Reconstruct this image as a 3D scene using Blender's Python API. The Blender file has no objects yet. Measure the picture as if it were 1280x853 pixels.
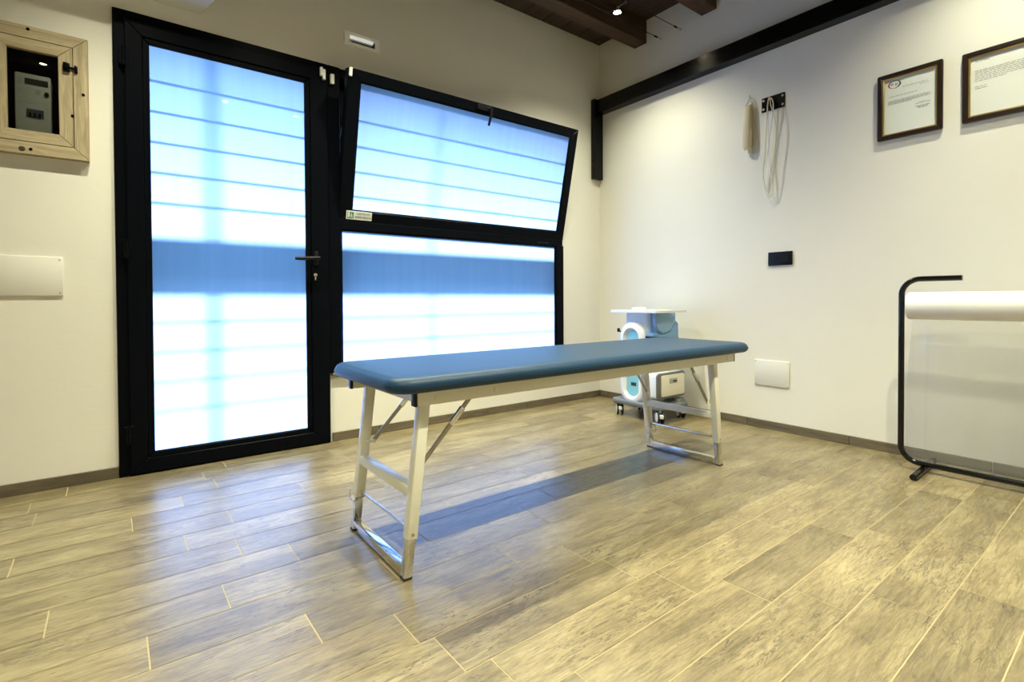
import bpy, bmesh, math, random
from mathutils import Vector, Matrix
random.seed(7)
sc = bpy.context.scene
COL = sc.collection
V = Vector

# ------------------------------------------------------------------ mesh helpers
def BM(): return bmesh.new()

def merge(dst, src):
    me = bpy.data.meshes.new('tmp'); src.to_mesh(me); src.free()
    dst.from_mesh(me); bpy.data.meshes.remove(me)

def box(bm, lo, hi, bev=0.0, seg=2):
    b = bmesh.new()
    bmesh.ops.create_cube(b, size=1)
    lo = V(lo); hi = V(hi)
    for v in b.verts:
        v.co = V([lo[i] + (v.co[i] + .5) * (hi[i] - lo[i]) for i in range(3)])
    if bev > 0:
        bmesh.ops.bevel(b, geom=b.edges[:], offset=bev, segments=seg, profile=.5, affect='EDGES')
    merge(bm, b)

def bar(bm, p0, p1, w, h, side=(0, 1, 0), bev=0.0):
    """rectangular bar from p0 to p1; w along 'side', h across."""
    p0 = V(p0); p1 = V(p1); d = (p1 - p0); L = d.length; d.normalize()
    s = V(side); s = (s - d * s.dot(d)).normalized(); u = d.cross(s)
    b = bmesh.new(); bmesh.ops.create_cube(b, size=1)
    for v in b.verts: v.co = V((v.co.x * w, v.co.y * h, (v.co.z + .5) * L))
    if bev > 0: bmesh.ops.bevel(b, geom=b.edges[:], offset=bev, segments=2, profile=.5, affect='EDGES')
    M = Matrix((s, u, d)).transposed().to_4x4(); M.translation = p0
    bmesh.ops.transform(b, matrix=M, verts=b.verts[:])
    bmesh.ops.recalc_face_normals(b, faces=b.faces[:])
    merge(bm, b)

def tube(bm, pts, r, seg=12, closed=False, caps=True):
    pts = [V(p) for p in pts]; n = len(pts); rings = []
    t0 = (pts[1] - pts[0]).normalized()
    a = V((0, 0, 1)) if abs(t0.z) < .9 else V((1, 0, 0))
    nrm = (a - t0 * a.dot(t0)).normalized()
    for i, p in enumerate(pts):
        if closed: t = (pts[(i + 1) % n] - pts[i - 1]).normalized()
        elif i == 0: t = t0
        elif i == n - 1: t = (pts[-1] - pts[-2]).normalized()
        else: t = ((pts[i + 1] - p).normalized() + (p - pts[i - 1]).normalized()).normalized()
        nrm = (nrm - t * nrm.dot(t)).normalized(); bn = t.cross(nrm)
        rr = r[i] if isinstance(r, (list, tuple)) else r
        rings.append([bm.verts.new(p + (nrm * math.cos(k * 2 * math.pi / seg) + bn * math.sin(k * 2 * math.pi / seg)) * rr) for k in range(seg)])
    m = n if closed else n - 1
    for i in range(m):
        A, B = rings[i], rings[(i + 1) % n]
        for k in range(seg):
            bm.faces.new((A[k], A[(k + 1) % seg], B[(k + 1) % seg], B[k]))
    if caps and not closed:
        bm.faces.new(rings[0][::-1]); bm.faces.new(rings[-1])

def cyl(bm, p0, p1, r, seg=24, r2=None):
    tube(bm, [p0, p1], [r, r if r2 is None else r2], seg)

def prism(bm, pts, axis, lo, hi, bev=0.0, seg=2):
    """extrude a polygon of 2-D points along an axis ('x','y','z')"""
    def mk(a, b, c):
        return V((c, a, b)) if axis == 'x' else V((a, c, b)) if axis == 'y' else V((a, b, c))
    b = bmesh.new()
    A = [b.verts.new(mk(p[0], p[1], lo)) for p in pts]
    B = [b.verts.new(mk(p[0], p[1], hi)) for p in pts]
    b.faces.new(A); b.faces.new(B[::-1])
    n = len(pts)
    for i in range(n): b.faces.new((A[i], B[i], B[(i + 1) % n], A[(i + 1) % n]))
    bmesh.ops.recalc_face_normals(b, faces=b.faces[:])
    if bev > 0:
        ed = [e for e in b.edges if len(e.link_faces) == 2 and e.link_faces[0].normal.angle(e.link_faces[1].normal) > 1.0]
        bmesh.ops.bevel(b, geom=ed, offset=bev, segments=seg, profile=.5, affect='EDGES')
    merge(bm, b)

def rrect(x0, x1, y0, y1, r, n=6):
    out = []
    for cx, cy, a0 in ((x1 - r, y1 - r, 0), (x0 + r, y1 - r, 90), (x0 + r, y0 + r, 180), (x1 - r, y0 + r, 270)):
        for k in range(n + 1):
            a = math.radians(a0 + 90 * k / n); out.append((cx + r * math.cos(a), cy + r * math.sin(a)))
    return out

def arc(c, r, a0, a1, n, plane='yz', x=0):
    out = []
    for k in range(n + 1):
        a = math.radians(a0 + (a1 - a0) * k / n); p, q = c[0] + r * math.cos(a), c[1] + r * math.sin(a)
        out.append(V((x, p, q)) if plane == 'yz' else V((p, x, q)) if plane == 'xz' else V((p, q, x)))
    return out

def text(bm, s, size, origin, right, up, depth=.0006, align='CENTER'):
    cu = bpy.data.curves.new('t', 'FONT'); cu.body = s; cu.size = size; cu.align_x = align; cu.align_y = 'CENTER'; cu.extrude = depth / 2
    cu.resolution_u = 3
    ob = bpy.data.objects.new('t', cu); COL.objects.link(ob)
    dg = bpy.context.evaluated_depsgraph_get()
    me = bpy.data.meshes.new_from_object(ob.evaluated_get(dg))
    right = V(right); up = V(up); nn = right.cross(up)
    M = Matrix((right, up, nn)).transposed().to_4x4(); M.translation = V(origin)
    me.transform(M); bm.from_mesh(me)
    bpy.data.objects.remove(ob); bpy.data.curves.remove(cu); bpy.data.meshes.remove(me)

def root_of(o):
    while o.parent: o = o.parent
    return o

def obj(name, bm, m, parent=None, sharp=35, xf=None, origin=None):
    if xf is not None: bmesh.ops.transform(bm, matrix=xf, verts=bm.verts[:])
    off = root_of(parent).location if parent else V(origin) if origin is not None else V((0, 0, 0))
    bmesh.ops.translate(bm, vec=-off, verts=bm.verts[:])
    me = bpy.data.meshes.new(name); bm.to_mesh(me); bm.free()
    for mm in (m if isinstance(m, (list, tuple)) else [m]): me.materials.append(mm)
    me.shade_smooth(); me.set_sharp_from_angle(angle=math.radians(sharp))
    o = bpy.data.objects.new(name, me); COL.objects.link(o)
    if parent: o.parent = parent
    else: o.location = off
    return o

def tag(o, label, cat, group=None):
    o['label'] = label; o['category'] = cat
    if group: o['group'] = group
    return o

def thing(name, label, cat, loc, group=None):
    o = bpy.data.objects.new(name, None); COL.objects.link(o); o.location = loc; o.empty_display_size = .1
    return tag(o, label, cat, group)

def struct(name, bm, m, parent=None, label=None, cat=None, **k):
    o = obj(name, bm, m, parent, **k)
    if not parent: o['kind'] = 'structure'
    if label: tag(o, label, cat)
    return o

# ------------------------------------------------------------------ materials
def nt(name):
    m = bpy.data.materials.new(name); m.use_nodes = True; t = m.node_tree
    return m, t, t.nodes['Principled BSDF']

def N(t, kind, **kw):
    n = t.nodes.new(kind)
    for k, v in kw.items():
        if k in n.inputs.keys() and not hasattr(n, k): n.inputs[k].default_value = v
        elif hasattr(n, k): setattr(n, k, v)
        else: n.inputs[k].default_value = v
    return n

def mat(name, col, rough=.5, metal=0.0, spec=.5, bump=0.0, bscale=200, var=0.0, vscale=3.0, coat=0.0, stretch=None):
    m, t, p = nt(name)
    c = (*col, 1)
    p.inputs['Base Color'].default_value = c; p.inputs['Roughness'].default_value = rough
    p.inputs['Metallic'].default_value = metal; p.inputs['Specular IOR Level'].default_value = spec
    p.inputs['Coat Weight'].default_value = coat
    tc = N(t, 'ShaderNodeTexCoord'); src = tc.outputs['Object']
    if stretch:
        mp = N(t, 'ShaderNodeMapping'); mp.inputs['Scale'].default_value = stretch
        t.links.new(src, mp.inputs[0]); src = mp.outputs[0]
    nz = N(t, 'ShaderNodeTexNoise'); nz.inputs['Scale'].default_value = vscale; nz.inputs['Detail'].default_value = 6
    t.links.new(src, nz.inputs['Vector'])
    mx = N(t, 'ShaderNodeMix', data_type='RGBA')
    d = max(var, .02)
    mx.inputs['A'].default_value = (*[x * (1 - d) for x in col], 1); mx.inputs['B'].default_value = (*[min(1, x * (1 + d)) for x in col], 1)
    t.links.new(nz.outputs['Fac'], mx.inputs['Factor']); t.links.new(mx.outputs['Result'], p.inputs['Base Color'])
    if bump:
        n2 = N(t, 'ShaderNodeTexNoise'); n2.inputs['Scale'].default_value = bscale; n2.inputs['Detail'].default_value = 5
        t.links.new(src, n2.inputs['Vector'])
        b = N(t, 'ShaderNodeBump'); b.inputs['Strength'].default_value = bump; b.inputs['Distance'].default_value = .01
        t.links.new(n2.outputs['Fac'], b.inputs['Height']); t.links.new(b.outputs[0], p.inputs['Normal'])
    return m

def wood(name, dark, light, grain, rough=.6, scale=1.0, axis='x', bump=.15, knots=0.0):
    """grain runs along 'axis'"""
    m, t, p = nt(name)
    tc = N(t, 'ShaderNodeTexCoord'); gi = N(t, 'ShaderNodeNewGeometry')
    st = {'x': (1.2, 14, 14), 'y': (14, 1.2, 14), 'z': (14, 14, 1.2)}[axis]
    add = N(t, 'ShaderNodeVectorMath', operation='MULTIPLY_ADD'); add.inputs[1].default_value = (1, 1, 1)
    sc3 = N(t, 'ShaderNodeMath', operation='MULTIPLY'); sc3.inputs[1].default_value = 37.0
    t.links.new(gi.outputs['Random Per Island'], sc3.inputs[0])
    t.links.new(tc.outputs['Object'], add.inputs[0]); t.links.new(sc3.outputs[0], add.inputs[2])
    mp = N(t, 'ShaderNodeMapping'); mp.inputs['Scale'].default_value = [s * scale for s in st]
    t.links.new(add.outputs[0], mp.inputs[0])
    n1 = N(t, 'ShaderNodeTexNoise', Scale=3.0, Detail=8.0, Roughness=.65, Distortion=.8); t.links.new(mp.outputs[0], n1.inputs['Vector'])
    r = N(t, 'ShaderNodeValToRGB'); r.color_ramp.elements[0].position = .3; r.color_ramp.elements[1].position = .68
    r.color_ramp.elements[0].color = (*dark, 1); r.color_ramp.elements[1].color = (*light, 1)
    t.links.new(n1.outputs['Fac'], r.inputs[0])
    n2 = N(t, 'ShaderNodeTexNoise', Scale=1.3, Detail=3.0); t.links.new(add.outputs[0], n2.inputs['Vector'])
    rr = N(t, 'ShaderNodeValToRGB'); rr.color_ramp.elements[0].position = .5; rr.color_ramp.elements[1].position = .72
    t.links.new(n2.outputs['Fac'], rr.inputs[0])
    mx = N(t, 'ShaderNodeMix', data_type='RGBA'); mx.inputs['B'].default_value = (*grain, 1)
    mm = N(t, 'ShaderNodeMath', operation='MULTIPLY'); mm.inputs[1].default_value = .55
    t.links.new(rr.outputs[0], mm.inputs[0]); t.links.new(mm.outputs[0], mx.inputs['Factor'])
    t.links.new(r.outputs[0], mx.inputs['A']); t.links.new(mx.outputs['Result'], p.inputs['Base Color'])
    p.inputs['Roughness'].default_value = rough
    b = N(t, 'ShaderNodeBump'); b.inputs['Strength'].default_value = bump; b.inputs['Distance'].default_value = .004
    t.links.new(n1.outputs['Fac'], b.inputs['Height']); t.links.new(b.outputs[0], p.inputs['Normal'])
    return m

def plaster(name, col):
    m, t, p = nt(name)
    tc = N(t, 'ShaderNodeTexCoord')
    n1 = N(t, 'ShaderNodeTexNoise', Scale=1.4, Detail=6.0, Roughness=.6); t.links.new(tc.outputs['Object'], n1.inputs['Vector'])
    mx = N(t, 'ShaderNodeMix', data_type='RGBA')
    mx.inputs['A'].default_value = (*[c * .95 for c in col], 1); mx.inputs['B'].default_value = (*[min(1, c * 1.04) for c in col], 1)
    t.links.new(n1.outputs['Fac'], mx.inputs['Factor']); t.links.new(mx.outputs['Result'], p.inputs['Base Color'])
    p.inputs['Roughness'].default_value = .85; p.inputs['Specular IOR Level'].default_value = .2
    mp = N(t, 'ShaderNodeMapping'); mp.inputs['Scale'].default_value = (1, 1, 2.2); mp.inputs['Rotation'].default_value = (0, .5, .3)
    t.links.new(tc.outputs['Object'], mp.inputs[0])
    n2 = N(t, 'ShaderNodeTexNoise', Scale=7.0, Detail=9.0, Roughness=.6, Distortion=1.2); t.links.new(mp.outputs[0], n2.inputs['Vector'])
    b = N(t, 'ShaderNodeBump'); b.inputs['Strength'].default_value = .05; b.inputs['Distance'].default_value = .02
    t.links.new(n2.outputs['Fac'], b.inputs['Height']); t.links.new(b.outputs[0], p.inputs['Normal'])
    return m

def tile_mat():
    m, t, p = nt('wood_look_tile')
    tc = N(t, 'ShaderNodeTexCoord'); gi = N(t, 'ShaderNodeNewGeometry')
    def wn(w):
        n = N(t, 'ShaderNodeTexWhiteNoise', noise_dimensions='1D')
        a = N(t, 'ShaderNodeMath', operation='MULTIPLY_ADD'); a.inputs[1].default_value = 91.7; a.inputs[2].default_value = w
        t.links.new(gi.outputs['Random Per Island'], a.inputs[0]); t.links.new(a.outputs[0], n.inputs['W']); return n
    off = wn(3.1)
    ad = N(t, 'ShaderNodeVectorMath', operation='MULTIPLY_ADD'); ad.inputs[1].default_value = (40, 40, 40)
    t.links.new(off.outputs['Color'], ad.inputs[0]); t.links.new(tc.outputs['Object'], ad.inputs[2])
    def noise(scale, det, rg, st, dist=0.0):
        mp = N(t, 'ShaderNodeMapping'); mp.inputs['Scale'].default_value = st; t.links.new(ad.outputs[0], mp.inputs[0])
        n = N(t, 'ShaderNodeTexNoise', Scale=scale, Detail=det, Roughness=rg, Distortion=dist); t.links.new(mp.outputs[0], n.inputs['Vector']); return n
    def ramp(n, stops):
        r = N(t, 'ShaderNodeValToRGB'); e = r.color_ramp.elements
        e[0].position, e[0].color = stops[0][0], (*stops[0][1], 1); e[1].position, e[1].color = stops[1][0], (*stops[1][1], 1)
        for s in stops[2:]:
            x = e.new(s[0]); x.color = (*s[1], 1)
        t.links.new(n.outputs['Fac'], r.inputs[0]); return r
    big = noise(2.6, 5.0, .6, (1, 3.2, 1), .6)
    base = ramp(big, [(.28, (.185, .142, .072)), (.5, (.285, .226, .115)), (.72, (.40, .33, .178))])
    fine = noise(9.0, 9.0, .72, (1, 9, 1), 1.0)
    streak = ramp(fine, [(.36, (.30, .29, .28)), (.58, (1, 1, 1))])
    hair = noise(26.0, 6.0, .7, (1, 11, 1), .8); hairr = ramp(hair, [(.38, (.52, .51, .50)), (.56, (1, 1, 1))])
    mul = N(t, 'ShaderNodeMix', data_type='RGBA', blend_type='MULTIPLY'); mul.inputs['Factor'].default_value = .62
    hm = N(t, 'ShaderNodeMix', data_type='RGBA', blend_type='MULTIPLY'); hm.inputs['Factor'].default_value = .45
    t.links.new(base.outputs[0], hm.inputs['A']); t.links.new(hairr.outputs[0], hm.inputs['B'])
    t.links.new(hm.outputs['Result'], mul.inputs['A']); t.links.new(streak.outputs[0], mul.inputs['B'])
    # dark cracked patches
    crk = noise(7.0, 4.0, .6, (1, 7.0, 1), .7)
    cs = N(t, 'ShaderNodeMath', operation='SUBTRACT'); cs.inputs[1].default_value = .5; t.links.new(crk.outputs['Fac'], cs.inputs[0])
    ca = N(t, 'ShaderNodeMath', operation='ABSOLUTE'); t.links.new(cs.outputs[0], ca.inputs[0])
    crkr = N(t, 'ShaderNodeMapRange'); crkr.inputs['From Min'].default_value = .004; crkr.inputs['From Max'].default_value = .022; crkr.inputs['To Min'].default_value = 1; crkr.inputs['To Max'].default_value = 0
    t.links.new(ca.outputs[0], crkr.inputs['Value'])
    msk = noise(3.4, 3.0, .5, (1, 1.8, 1)); mskr = ramp(msk, [(.40, (0, 0, 0)), (.58, (1, 1, 1))])
    mm = N(t, 'ShaderNodeMath', operation='MULTIPLY'); t.links.new(crkr.outputs[0], mm.inputs[0]); t.links.new(mskr.outputs[0], mm.inputs[1])
    m2 = N(t, 'ShaderNodeMath', operation='MULTIPLY'); m2.inputs[1].default_value = .9; t.links.new(mm.outputs[0], m2.inputs[0])
    dk = N(t, 'ShaderNodeMix', data_type='RGBA'); dk.inputs['B'].default_value = (.075, .058, .038, 1)
    t.links.new(m2.outputs[0], dk.inputs['Factor']); t.links.new(mul.outputs['Result'], dk.inputs['A'])
    # per-tile tone
    tone = wn(8.4); tr = N(t, 'ShaderNodeMapRange'); tr.inputs['To Min'].default_value = .8; tr.inputs['To Max'].default_value = 1.12
    t.links.new(tone.outputs['Value'], tr.inputs['Value'])
    vm = N(t, 'ShaderNodeVectorMath', operation='SCALE'); t.links.new(dk.outputs['Result'], vm.inputs[0]); t.links.new(tr.outputs[0], vm.inputs['Scale'])
    t.links.new(vm.outputs[0], p.inputs['Base Color'])
    rgh = N(t, 'ShaderNodeMapRange'); rgh.inputs['To Min'].default_value = .24; rgh.inputs['To Max'].default_value = .38
    t.links.new(fine.outputs['Fac'], rgh.inputs['Value']); t.links.new(rgh.outputs[0], p.inputs['Roughness'])
    p.inputs['Specular IOR Level'].default_value = 1.0
    b = N(t, 'ShaderNodeBump'); b.inputs['Strength'].default_value = .12; b.inputs['Distance'].default_value = .004
    t.links.new(fine.outputs['Fac'], b.inputs['Height']); t.links.new(b.outputs[0], p.inputs['Normal'])
    return m

def frosted():
    """frosting film: scatters the daylight that falls on it from outside"""
    m = bpy.data.materials.new('frosted_film'); m.use_nodes = True; t = m.node_tree; t.nodes.clear()
    out = N(t, 'ShaderNodeOutputMaterial')
    tl = N(t, 'ShaderNodeBsdfTranslucent')
    tc = N(t, 'ShaderNodeTexCoord'); mp = N(t, 'ShaderNodeMapping'); mp.inputs['Scale'].default_value = (26, 1, .5); t.links.new(tc.outputs['Object'], mp.inputs[0])
    nz = N(t, 'ShaderNodeTexNoise', Scale=1.0, Detail=4.0); t.links.new(mp.outputs[0], nz.inputs['Vector'])
    rp = N(t, 'ShaderNodeMix', data_type='RGBA'); rp.inputs['A'].default_value = (.78, .81, .84, 1); rp.inputs['B'].default_value = (.92, .93, .94, 1)
    t.links.new(nz.outputs['Fac'], rp.inputs['Factor']); t.links.new(rp.outputs['Result'], tl.inputs['Color'])
    gl = N(t, 'ShaderNodeBsdfGlossy'); gl.inputs['Roughness'].default_value = .03
    fr = N(t, 'ShaderNodeFresnel'); fr.inputs['IOR'].default_value = 1.45
    mx = N(t, 'ShaderNodeMixShader'); t.links.new(fr.outputs[0], mx.inputs[0]); t.links.new(tl.outputs[0], mx.inputs[1]); t.links.new(gl.outputs[0], mx.inputs[2])
    t.links.new(mx.outputs[0], out.inputs['Surface'])
    return m

def pane(name, lo, hi, parent, label, xf=None):
    """glass sheet whose room side carries the frosting film"""
    bm = BM(); box(bm, lo, hi); bm.normal_update()
    for f in bm.faces: f.material_index = 0 if f.normal.y < -.9 else 1
    o = obj(name, bm, [M_glass, M_sheet], parent, xf=xf); o['label'] = label
    return o

def film_mat():
    m = bpy.data.materials.new('clear_plastic_film'); m.use_nodes = True; t = m.node_tree; t.nodes.clear()
    out = N(t, 'ShaderNodeOutputMaterial')
    tr = N(t, 'ShaderNodeBsdfTransparent'); tr.inputs['Color'].default_value = (.97, .98, .985, 1)
    df = N(t, 'ShaderNodeBsdfDiffuse'); df.inputs['Color'].default_value = (.74, .77, .76, 1)
    gl = N(t, 'ShaderNodeBsdfGlossy'); gl.inputs['Roughness'].default_value = .12
    tc = N(t, 'ShaderNodeTexCoord'); nz = N(t, 'ShaderNodeTexNoise', Scale=2.0, Detail=3.0); t.links.new(tc.outputs['Object'], nz.inputs['Vector'])
    mr = N(t, 'ShaderNodeMapRange'); mr.inputs['To Min'].default_value = .03; mr.inputs['To Max'].default_value = .08; t.links.new(nz.outputs['Fac'], mr.inputs['Value'])
    a = N(t, 'ShaderNodeMixShader'); t.links.new(mr.outputs[0], a.inputs[0]); t.links.new(tr.outputs[0], a.inputs[1]); t.links.new(df.outputs[0], a.inputs[2])
    b = N(t, 'ShaderNodeMixShader'); b.inputs[0].default_value = .05; t.links.new(a.outputs[0], b.inputs[1]); t.links.new(gl.outputs[0], b.inputs[2])
    t.links.new(b.outputs[0], out.inputs['Surface'])
    return m

def clear_glass(tint=(.80, .82, .82), name='clear_glass'):
    m = bpy.data.materials.new(name); m.use_nodes = True; t = m.node_tree; t.nodes.clear()
    out = N(t, 'ShaderNodeOutputMaterial')
    tr = N(t, 'ShaderNodeBsdfTransparent'); tr.inputs['Color'].default_value = (*tint, 1)
    gl = N(t, 'ShaderNodeBsdfGlossy'); gl.inputs['Roughness'].default_value = .01
    tc = N(t, 'ShaderNodeTexCoord'); nz = N(t, 'ShaderNodeTexNoise', Scale=12.0); t.links.new(tc.outputs['Object'], nz.inputs['Vector'])
    mr = N(t, 'ShaderNodeMapRange'); mr.inputs['To Min'].default_value = .03; mr.inputs['To Max'].default_value = .05; t.links.new(nz.outputs['Fac'], mr.inputs['Value'])
    a = N(t, 'ShaderNodeMixShader'); t.links.new(mr.outputs[0], a.inputs[0]); t.links.new(tr.outputs[0], a.inputs[1]); t.links.new(gl.outputs[0], a.inputs[2])
    t.links.new(a.outputs[0], out.inputs['Surface'])
    return m

def emit(name, col, s):
    m, t, p = nt(name)
    p.inputs['Base Color'].default_value = (*col, 1); p.inputs['Emission Color'].default_value = (*col, 1); p.inputs['Emission Strength'].default_value = s
    return m

# light settings
WARM = (1.0, .985, .73)
SPOT_W = 156.0
SUN = 14.5

M_wall = plaster('wall_plaster', (.80, .775, .70))
M_tile = tile_mat()
M_grout = mat('grout', (.46, .37, .205), .8, bump=.1, bscale=300)
M_base = wood('skirting_tile', (.085, .066, .040), (.19, .155, .10), (.06, .048, .03), .5, 1.0, 'x', .1)
M_base_y = wood('skirting_tile_side', (.085, .066, .040), (.19, .155, .10), (.06, .048, .03), .5, 1.0, 'y', .1)
M_dark_wood = wood('dark_beam_wood', (.022, .010, .005), (.085, .040, .017), (.018, .008, .004), .55, .8, 'x', .3)
M_plank = wood('dark_plank_wood', (.018, .009, .005), (.055, .027, .013), (.014, .007, .004), .6, .8, 'y', .3)
M_pine_x = wood('pine_board', (.27, .21, .125), (.50, .41, .255), (.16, .145, .115), .7, 1.6, 'x', .3)
M_pine_z = wood('pine_board_upright', (.27, .21, .125), (.50, .41, .255), (.16, .145, .115), .7, 1.6, 'z', .3)
M_black = mat('black_aluminium', (.0022, .003, .005), .34, spec=.05, bump=.02, bscale=400)
M_steel = mat('black_steel', (.003, .003, .0035), .2, spec=.26, bump=.03, bscale=60)
M_blackpl = mat('black_plastic', (.006, .006, .008), .35, spec=.22)
M_gloss_black = mat('black_gloss_tube', (.004, .004, .005), .16, spec=.35)
M_white = mat('white_plastic', (.80, .80, .76), .4)
M_cover = mat('white_cover_plate', (.75, .73, .665), .55)
M_enamel = mat('cream_enamel', (.76, .74, .63), .32, coat=.2)
M_vinyl = mat('blue_vinyl', (.009, .038, .084), .42, spec=.30, bump=.06, bscale=500)
M_chrome = mat('chrome', (.72, .72, .72), .12, metal=1.0, bump=.02, bscale=120)
M_alu = mat('grey_strut_metal', (.36, .345, .28), .38, metal=.75)
M_rubber = mat('black_rubber', (.012, .012, .012), .7)
M_glass = frosted()
M_film = film_mat()
M_clear = clear_glass()
M_sheet = clear_glass((.96, .98, .98), 'window_glass')
M_roll = mat('white_roll', (.86, .85, .80), .45, var=.03)
M_mach = mat('machine_white', (.78, .82, .88), .35)
M_ringw = mat('machine_ring_white', (.85, .86, .87), .25, coat=.3)
M_pale = mat('machine_pale_blue', (.66, .75, .84), .35)
M_mblue = mat('machine_blue', (.24, .41, .64), .5)
M_mblue2 = mat('machine_blue_deep', (.19, .36, .62), .45)
M_teal = mat('machine_teal', (.24, .58, .68), .3)
M_mgrey = mat('machine_grey', (.15, .165, .185), .45)
M_bezel = mat('machine_bezel', (.13, .135, .13), .4)
M_cream = mat('machine_cream', (.76, .72, .60), .4)
M_silver = mat('label_silver', (.42, .42, .38), .4, metal=.4)
M_ink = mat('dark_ink', (.03, .035, .04), .6)
M_inkg = mat('grey_ink', (.30, .30, .26), .7)
M_paper = mat('paper', (.74, .76, .70), .8)
M_frame = wood('walnut_frame', (.007, .003, .0015), (.026, .010, .005), (.006, .003, .0015), .35, 2.0, 'z', .1)
M_gold = mat('gold_bead', (.62, .45, .16), .3, metal=.85, bump=.05, bscale=90)
M_red = mat('red_print', (.42, .05, .04), .6)
M_navy = mat('navy_print', (.02, .05, .11), .6)
M_green = mat('sign_green', (.0, .16, .085), .5)
M_sign = mat('sign_white', (.66, .69, .64), .4)
M_brass = mat('brass_lock', (.72, .66, .45), .25, metal=.9)
M_cloth = mat('beige_canvas', (.62, .54, .38), .9, bump=.3, bscale=140, var=.18, vscale=14)
M_cloth2 = mat('cream_cord', (.62, .55, .38), .8)
M_cordw = mat('white_cord', (.82, .82, .78), .7)
M_cloud = mat('clear_pouch', (.72, .76, .78), .3)
M_meter = mat('meter_grey', (.36, .35, .29), .5)
M_niche = mat('niche_dark', (.012, .012, .013), .7)
M_lcd = mat('meter_display', (.03, .035, .025), .2)
M_outg = mat('outdoor_paving', (.15, .19, .21), .9, bump=.1, bscale=20)
M_outw = mat('sun_blocker_white', (.82, .85, .88), .9, bump=.1, bscale=20)  # for the unseen slab that blocks sun above the panes
M_panel = mat('grille_panel', (.04, .065, .085), .6)
M_grille = mat('grille_metal', (.03, .045, .06), .5)
M_bulb = emit('lamp_glow', (1, .83, .55), 60.0)
M_tube = emit('lamp_tube', (.93, .97, .93), .45)
M_bezel_white = mat('lamp_bezel_white', (.93, .93, .91), .3)

# ------------------------------------------------------------------ room shell
X0, Y0, ZC, TH = -5.4, -5.6, 2.995, .30
DX0, DX1, DZ1 = -3.286, -2.304, 2.20          # door opening
WX1, WZ0 = -.440, .405                        # window opening
NX0, NX1, NZ0, NZ1 = -3.70, -3.422, 1.52, 1.97  # meter niche

def wall_with_holes(x0, x1, z0, z1, holes, ya, yb):
    xs = sorted({x0, x1, *[h[0] for h in holes], *[h[1] for h in holes]}); zs = sorted({z0, z1, *[h[2] for h in holes], *[h[3] for h in holes]})
    bm = BM()
    hit = lambda a, b: any(h[0] <= a <= h[1] and h[2] <= b <= h[3] for h in holes)
    solid = {(i, j): not hit((xs[i] + xs[i + 1]) / 2, (zs[j] + zs[j + 1]) / 2) for i in range(len(xs) - 1) for j in range(len(zs) - 1)}
    q = lambda *p: bm.faces.new([bm.verts.new(v) for v in p])
    for (i, j), s in solid.items():
        if not s: continue
        a, b, c, d = xs[i], xs[i + 1], zs[j], zs[j + 1]
        q((a, ya, c), (b, ya, c), (b, ya, d), (a, ya, d)); q((a, yb, c), (a, yb, d), (b, yb, d), (b, yb, c))
        if not solid.get((i - 1, j)): q((a, ya, c), (a, ya, d), (a, yb, d), (a, yb, c))
        if not solid.get((i + 1, j)): q((b, ya, c), (b, yb, c), (b, yb, d), (b, ya, d))
        if not solid.get((i, j - 1)): q((a, ya, c), (a, yb, c), (b, yb, c), (b, ya, c))
        if not solid.get((i, j + 1)): q((a, ya, d), (b, ya, d), (b, yb, d), (a, yb, d))
    bmesh.ops.remove_doubles(bm, verts=bm.verts[:], dist=1e-5)
    bmesh.ops.recalc_face_normals(bm, faces=bm.faces[:])
    return bm

struct('wall_back', wall_with_holes(X0 - TH, TH, -.2, ZC + .3, [(DX0, DX1, -.001, DZ1), (DX1, WX1, WZ0, DZ1), (NX0, NX1, NZ0, NZ1)], 0, TH), M_wall)
b = BM(); box(b, (0, Y0 - TH, -.2), (TH, 0, ZC + .3)); struct('wall_right', b, M_wall)
b = BM(); box(b, (X0 - TH, Y0 - TH, -.2), (X0, 0, ZC + .3)); struct('wall_left', b, M_wall)
b = BM(); box(b, (X0, Y0 - TH, -.2), (0, Y0, ZC + .3)); struct('wall_front', b, M_wall)

# floor: grout bed and 15 x 60 cm wood-look tiles laid in rows
b = BM(); box(b, (X0 - .1, Y0 - .1, -.16), (.0, .0, -.0012))
nb = len(b.faces)
L, W, G = .607, .1485, .0016
offs = {0: -3.433, 1: -3.046, 2: -3.231, 3: -2.896, 4: -2.712, 5: -2.675, 6: -2.608, 7: -1.878, 8: -1.765, 9: -1.617}
ytop = -1.189
ang = math.radians(.55)
for row in range(-9, 31):
    y1 = ytop - row * W; y0 = y1 - W
    off = offs.get(row, random.uniform(-3, -2))
    k = -9
    while off + k * L < .6:
        a = off + k * L; c = a + L; k += 1
        if c < X0 - .3: continue
        pts = [(a + G, y0 + G), (c - G, y0 + G), (c - G, y1 - G), (a + G, y1 - G)]
        P = []
        for x, y in pts:   # laid slightly out of square with the wall
            xr = -2.6 + (x + 2.6) * math.cos(ang) - (y + 1.7) * math.sin(ang); yr = -1.7 + (x + 2.6) * math.sin(ang) + (y + 1.7) * math.cos(ang)
            P.append((max(X0, min(0, xr)), max(Y0, min(0, yr))))
        ar = sum(P[i][0] * P[(i + 1) % 4][1] - P[(i + 1) % 4][0] * P[i][1] for i in range(4)) / 2
        if ar < 1e-4: continue
        f = b.faces.new([b.verts.new((x, y, 0)) for x, y in P]); f.material_index = 1
struct('floor', b, [M_grout, M_tile])

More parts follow.
